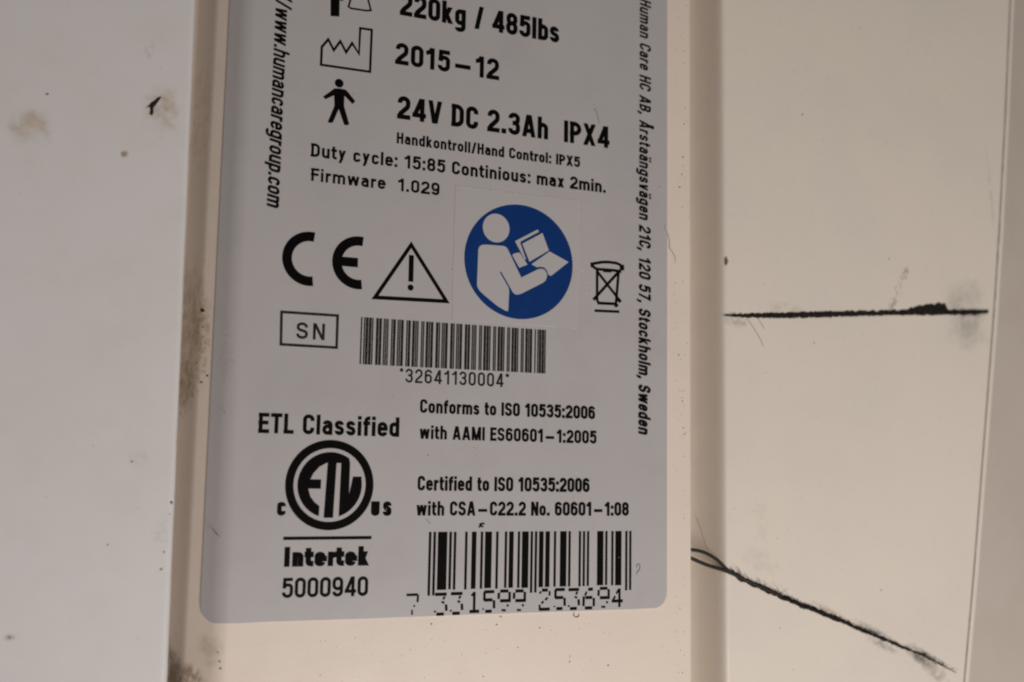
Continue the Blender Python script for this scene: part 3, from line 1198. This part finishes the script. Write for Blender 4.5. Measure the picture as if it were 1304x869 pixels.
# broken, half-printed digits under the bars
SEG = {
    '7': [((0, 1), (.95, 1)), ((.97, 1), (.94, .62)), ((.72, .48), (.62, .40)), ((.5, .25), (.5, 0))],
    '3': [((0, 1), (1, 1)), ((.85, .88), (.7, .74)), ((.58, .62), (.82, .56)), ((.96, .48), (1, .16)), ((.15, 0), (.8, 0)), ((0, .18), (.06, .1))],
    '1': [((.25, .8), (.5, .97)), ((.5, 1), (.5, 0)), ((.1, 0), (.95, 0))],
    '5': [((.1, 1), (1, 1)), ((.13, 1), (.13, .56)), ((.1, .58), (.85, .58)), ((.98, .56), (1, .14)), ((.22, 0), (.8, 0)), ((0, .15), (.06, .1))],
    '9': [((.15, 1), (.88, 1)), ((.04, .92), (.02, .6)), ((.15, .5), (1, .5)), ((1, .95), (1, .42)), ((.9, .3), (.78, .2)), ((.3, .02), (.68, 0))],
    '2': [((.06, .82), (.16, .94)), ((.25, 1), (.8, 1)), ((.97, .94), (.95, .7)), ((.8, .6), (.55, .48)), ((.42, .42), (.22, .3)), ((.06, .24), (.06, 0)), ((0, 0), (1, 0))],
    '6': [((.9, 1), (.45, .98)), ((.32, .87), (.15, .66)), ((.04, .62), (.02, .1)), ((.2, .55), (.85, .55)), ((1, .52), (1, .08)), ((.15, 0), (.85, 0))],
    '4': [((.75, 1), (.75, 0)), ((.66, .94), (.45, .72)), ((.35, .6), (.12, .38)), ((0, .33), (1.08, .33))],
}
mb = MB()
cap_ = (44.569, 1.869)[1] - (44.614, -0.792)[1]
dig_x = [(26.972, 0.765), (31.035, 0.65), (33.329, 0.585), (35.923, 0.512), (38.05, 0.452), (40.368, 0.387), (42.684, 0.321), (46.583, 0.211), (48.911, 0.146), (51.177, 0.082), (53.556, 0.015), (55.962, -0.053), (58.152, -0.115)]
dig_w = (31.53, 0.135)[0] - (29.841, 0.185)[0]
for ch, (x, y) in zip(digits, dig_x):
    yb = (44.614, -0.792)[1] + random.uniform(-.04, .04) - (.15 if x < 34 else 0)
    faint = 1.0
    for (ax, ay), (bx_, by_) in SEG[ch]:
        horiz = abs(ay - by_) < .1
        wd = .44 if horiz and abs(ax - bx_) > .4 else (.38 if abs(ay - by_) > .3 else .30)
        if ch == '7':
            wd *= .8
        stroke(mb, [(x + ax * dig_w, yb + ay * cap_), (x + bx_ * dig_w, yb + by_ * cap_)], wd)
mb.build('digits', M['ink'], ean)
# stray marks of print
mb = MB()
stroke(mb, [(37.272, 11.079), (37.678, 11.268), (38.091, 11.204)], .25)
stroke(mb, [(37.21, 10.764), (37.616, 10.952), (37.895, 10.762)], .25)
mb.build('stray_print_mark', M['ink'], label)
# flecks on the label
sp = MB()
for x, y in [(17.363, 37.496), (43.855, 37.051), (28.687, 29.885), (21.902, 31.302), (37.917, 18.56), (52.25, 18.561), (53.652, 18.241), (46.477, 36.288), (34.999, 58.947), (46.329, 71.65), (51.435, 23.325), (52.166, 14.823), (59.284, 6.313), (52.534, 4.396), (52.917, 3.832), (53.362, 46.692), (53.766, 45.303), (52.953, 48.438), (53.557, 53.142), (54.194, 55.124), (31.365, 15.223), (23.798, 13.268)]:
    blob(sp, x, y, .012, random.uniform(.05, .13))
for _ in range(40):
    blob(sp, random.uniform(42, 60), random.uniform(5, 65), .012, random.uniform(.02, .05))
tag(sp.build('pale_flecks', M['pale'], label), kind='stuff')
sp = MB()
for x, y in [(36.193, 21.819), (36.667, 21.72), (29.511, 20.579), (24.212, 28.499), (1.811, 25.537), (32.422, 46.905), (40.813, -1.641), (48.064, 12.898), (17.265, 70.328), (54.684, 73.457), (66.06, 62.777), (54.024, 45.56)]:
    blob(sp, x, y, .012, random.uniform(.05, .12))
for _ in range(60):
    blob(sp, random.uniform(4, 66), random.uniform(0, 90), .012, random.uniform(.02, .05))
tag(sp.build('dirt_specks', M['speck'], label), kind='stuff')

# ------------------------------------------------------------------ the clear square sticker with the blue sign
fq = [(32.593, 39.945), (52.08, 39.474), (52.191, 58.82), (32.537, 59.124)]
fx0, fx1 = (fq[0][0] + fq[3][0]) / 2, (fq[1][0] + fq[2][0]) / 2
fy0, fy1 = (fq[0][1] + fq[1][1]) / 2, (fq[2][1] + fq[3][1]) / 2
SAT = (fx0, fy0, 0.0)
sticker = tag(empty('instruction_sticker', SAT), 'clear square sticker with a round blue sign of a figure reading a booklet', 'sticker')
FH = .05
mb = MB()
mb.raw([(fx0, fy0, FH), (fx1, fy0, FH), (fx1, fy1, FH), (fx0, fy1, FH), (fx0, fy0, 0.004), (fx1, fy0, 0.004), (fx1, fy1, 0.004), (fx0, fy1, 0.004)],
       [(0, 1, 2, 3), (0, 4, 5, 1), (1, 5, 6, 2), (2, 6, 7, 3), (3, 7, 4, 0)])
mb.build('film', M['film'], sticker, SAT)
mb = MB()
cs = [(fx0, fy0), (fx1, fy0), (fx1, fy1), (fx0, fy1)]
for i in range(4):
    p, q = Vector(cs[i]), Vector(cs[(i + 1) % 4])
    t = 0.0
    while t < 1:
        ln = random.uniform(.03, .12)
        if random.random() < (.85, .8, .95, .55)[i]:
            stroke(mb, [tuple(p.lerp(q, t)), tuple(p.lerp(q, min(1, t + ln)))], random.uniform(.05, .10), FH + .01)
        t += ln + random.uniform(0, .03)
mb.build('film_edge', M['film_edge'], sticker, SAT)
p = [(34.16, 48.532), (51.261, 49.121), (41.392, 57.336), (43.302, 40.454)]
dx0, dx1, dy1, dy0 = p[0][0], p[1][0], p[2][1], p[3][1]
mb = MB()
disc(mb, (dx0 + dx1) / 2, (dy0 + dy1) / 2, (dx1 - dx0) / 2, FH + .02, 72, (dy1 - dy0) / 2)
mb.build('blue_disc', M['blue'], sticker, SAT)
mb = MB()
GH = FH + .035
p = [(38.957, 53.489), (36.926, 53.35), (41.078, 53.615), (38.984, 55.585), (38.953, 51.359)]
disc(mb, p[0][0], p[0][1], (p[2][0] - p[1][0]) / 2, GH, 40, (p[3][1] - p[4][1]) / 2)
fan(mb, [(36.263, 50.1), (36.436, 50.551), (36.842, 50.83), (37.576, 50.921), (40.123, 50.965), (40.545, 50.851), (40.831, 50.526), (43.014, 46.563), (45.715, 48.049), (46.311, 48.167), (46.744, 48.005), (47.063, 47.543), (47.118, 47.059), (46.911, 46.465), (46.462, 46.074), (43.055, 44.196), (42.472, 43.998), (42.073, 44.033), (41.741, 44.269), (39.824, 47.192), (39.641, 47.067), (41.053, 44.914), (41.156, 44.376), (41.047, 41.495), (40.653, 41.51), (39.369, 42.111), (37.505, 43.399), (36.576, 44.125), (36.246, 44.639), (36.168, 45.064)], GH)
mb.build('reading_figure', M['film'], sticker, SAT)
mb = MB()
fan(mb, [(41.932, 51.843), (45.504, 53.927), (45.725, 53.613), (42.827, 51.884), (42.784, 51.637), (43.722, 49.335), (43.534, 49.23)], GH)
fan(mb, [(43.092, 51.578), (46.279, 53.49), (47.35, 50.977), (44.272, 49.008)], GH)
fan(mb, [(44.586, 48.66), (47.473, 50.832), (50.573, 49.523), (47.813, 47.251), (47.476, 47.245), (47.232, 47.469), (47.081, 47.945), (46.667, 48.354), (46.068, 48.435), (45.473, 48.294)], GH)
fan(mb, [(41.548, 49.712), (41.731, 49.971), (42.573, 50.224), (42.859, 50.052), (43.971, 48.562), (42.659, 47.984)], GH)
mb.build('booklet', M['film'], sticker, SAT)


# ------------------------------------------------------------------ threads, hairs and lint
def strand(name, pts, r, label_, cat, mat, group=None, taper=True, n=10):
    q = bez(pts, n)
    at = q[0]
    rad = [r * (min(1, .35 + 3 * min(i, len(q) - 1 - i) / len(q)) if taper else 1) for i in range(len(q))]
    mb = MB()
    mb.tube(q, rad)
    return tag(mb.build(name, mat, None, at, smooth=True), label_, cat, group)


def at3(pts2, hs):
    return [(x, y, h) for (x, y), h in zip(pts2, hs)]


strand('thread', at3([(72.692, 6.944), (73.93, 6.952), (75.174, 6.854), (76.424, 6.501), (77.678, 5.786), (78.734, 4.921), (79.692, 4.034), (80.452, 3.617)], (-6, -4.6, -4.2, -3.8, -3.2, -2.85, -2.75, -2.8)), .27,
       'upper dark thread curving out from under the plate and down to the black crack', 'thread', M['fibre'], taper=False)
strand('thread', at3([(72.445, 6.338), (73.927, 5.836), (75.667, 5.116), (77.168, 4.522), (78.678, 4.052), (80.451, 3.447), (83.004, 2.373), (86.361, 1.036), (90.025, -0.348)], (-6, -4.8, -4.4, -3.9, -3.2, -2.85, -2.85, -2.95, -3.15)), .29,
       'lower dark thread running straight from under the plate into the black crack', 'thread', M['fibre'], taper=False)
strand('hair', at3([(75.005, 12.485), (75.501, 10.886), (76.121, 8.861), (76.866, 6.729)], (-4.6, -4.0, -3.8, -3.7)), .045,
       'fine hair standing up from the dark thread beside the plate', 'hair', M['hair'])
strand('hair', at3([(67.061, 56.976), (66.908, 56.447), (67.447, 55.647), (67.833, 54.489), (67.91, 53.302), (68.527, 52.506), (68.913, 51.689), (68.836, 51)], [.0, .05, 0, -.03, -.03, -.03, 0, .02]), .03,
       'curly hair lying across the right edge of the grey label', 'hair', M['hair'])
strand('hair', at3([(83.763, 43.931), (85.049, 42.469), (86.595, 40.354), (87.107, 39.278)], [-2.94] * 4), .04,
       'fine hair hanging below the left end of the straight crack, longer one', 'hair', M['hair'])
strand('hair', at3([(85.955, 44.083), (86.626, 43.151), (87.403, 42.18)], [-2.94] * 3), .035,
       'fine hair hanging below the left end of the straight crack, shorter one', 'hair', M['hair'])
strand('hair', at3([(1.121, 10.738), (1.353, 10.233), (1.788, 9.81), (2, 9.725)], [-.2, -.12, -.05, .02]), .05,
       'short dark hair on the lower left edge of the grey label', 'hair', M['hair'])
strand('hair', at3([(62.327, 4.618), (62.249, 5.117), (62.632, 5.277), (62.787, 4.876), (62.559, 4.282), (62.253, 4.121), (62.331, 3.689)], [.05] * 7), .05,
       'tiny hair loop right of the lower barcode', 'hair', M['hair'])
strand('hair', at3([(52.182, -1.342), (52.115, -1.822), (52.445, -2.057), (52.881, -1.943), (52.949, -1.527)], [0.03, 0, -.05, -.05, -.05]), .05,
       'tiny hair loop below the bottom edge of the grey label', 'hair', M['hair'])
strand('hair', at3([(29.437, 11.903), (29.876, 11.499), (30.114, 11.22)], [.04] * 3), .035,
       'short straight hair left above the lower barcode', 'hair', M['hair'])
strand('hair', at3([(54.815, 73.723), (55.227, 72.547), (55.505, 71.352)], [.04] * 3), .035,
       'short hair above the code IPX4 on the grey label', 'hair', M['hair'])

# lint clinging to the slanting crack and a brush of scratches above the level one
lint = MB()


def lint_run(mid, t0, t1, count, length, side, spread=.5):
    for _ in range(count):
        t = random.uniform(t0, t1) * (len(mid) - 1)
        j = min(int(t), len(mid) - 2)
        p = Vector(mid[j]).lerp(Vector(mid[j + 1]), t - j)
        d_ = (Vector(mid[j + 1]) - Vector(mid[j])).normalized()
        nn = Vector((-d_.y, d_.x)) * side
        ln = length * random.uniform(.3, 1)
        p += nn * random.uniform(.1, .35)
        lean = random.gauss(-.45, spread * .5)
        q1 = p + nn * ln * .45 + d_ * lean * ln
        q2 = q1 + nn * ln * random.uniform(.1, .5) + d_ * (lean + random.uniform(-.4, .4)) * ln
        lint.tube([(p.x, p.y, PH + .02), (q1.x, q1.y, PH + .12 + random.uniform(0, .15)), (q2.x, q2.y, PH + .05)], [.022, .017, .008], 3)


lint_run(c2_mid, .0, .6, 330, .6, 1, .9)
lint_run(c2_mid, .05, .35, 30, 1.6, 1, .9)
lint_run(c2_mid, .5, .98, 70, .5, 1, 1.2)
lint_run(c2_mid, .1, .95, 70, .35, -1, 1.0)
lint_run(c1_mid, .0, 1, 90, .35, 1, .8)
lint_run(c1_mid, .0, 1, 60, .35, -1, .8)
lint_run(c1_mid, .5, .9, 50, .5, 1, .6)
lint_run(c1_mid, .8, 1, 70, .5, 1, 1.0)
lint_run(c1_mid, .8, 1, 50, .4, -1, 1.0)
tag(lint.build('lint', M['fibre'], None), 'dark lint and fuzz clinging to the black cracks', 'lint', kind='stuff')
scr = MB()
base = [(112.808, 47.059), (115.598, 52.97), (116.921, 55.099), (113.428, 47.103), (115.962, 52.598), (117.415, 54.738)]
for _ in range(70):
    a, b = random.choice(((0, 1), (0, 1), (1, 2), (3, 4), (3, 4), (4, 5)))
    p, q = Vector(base[a]), Vector(base[b])
    t = random.random() ** (1.5 if a in (0, 3) else .8)
    c_ = p.lerp(q, t) + Vector((random.gauss(0, .28), random.uniform(-.2, .2)))
    d_ = (q - p).normalized() * random.uniform(.15, .8)
    d_.x += random.uniform(-.08, .08)
    stroke(scr, [tuple(c_ - d_ * .5), tuple(c_ + d_ * .5)], random.uniform(.025, .06), PH + .012)
tag(scr.build('scuff_marks', M['hair'], housing), kind='stuff')
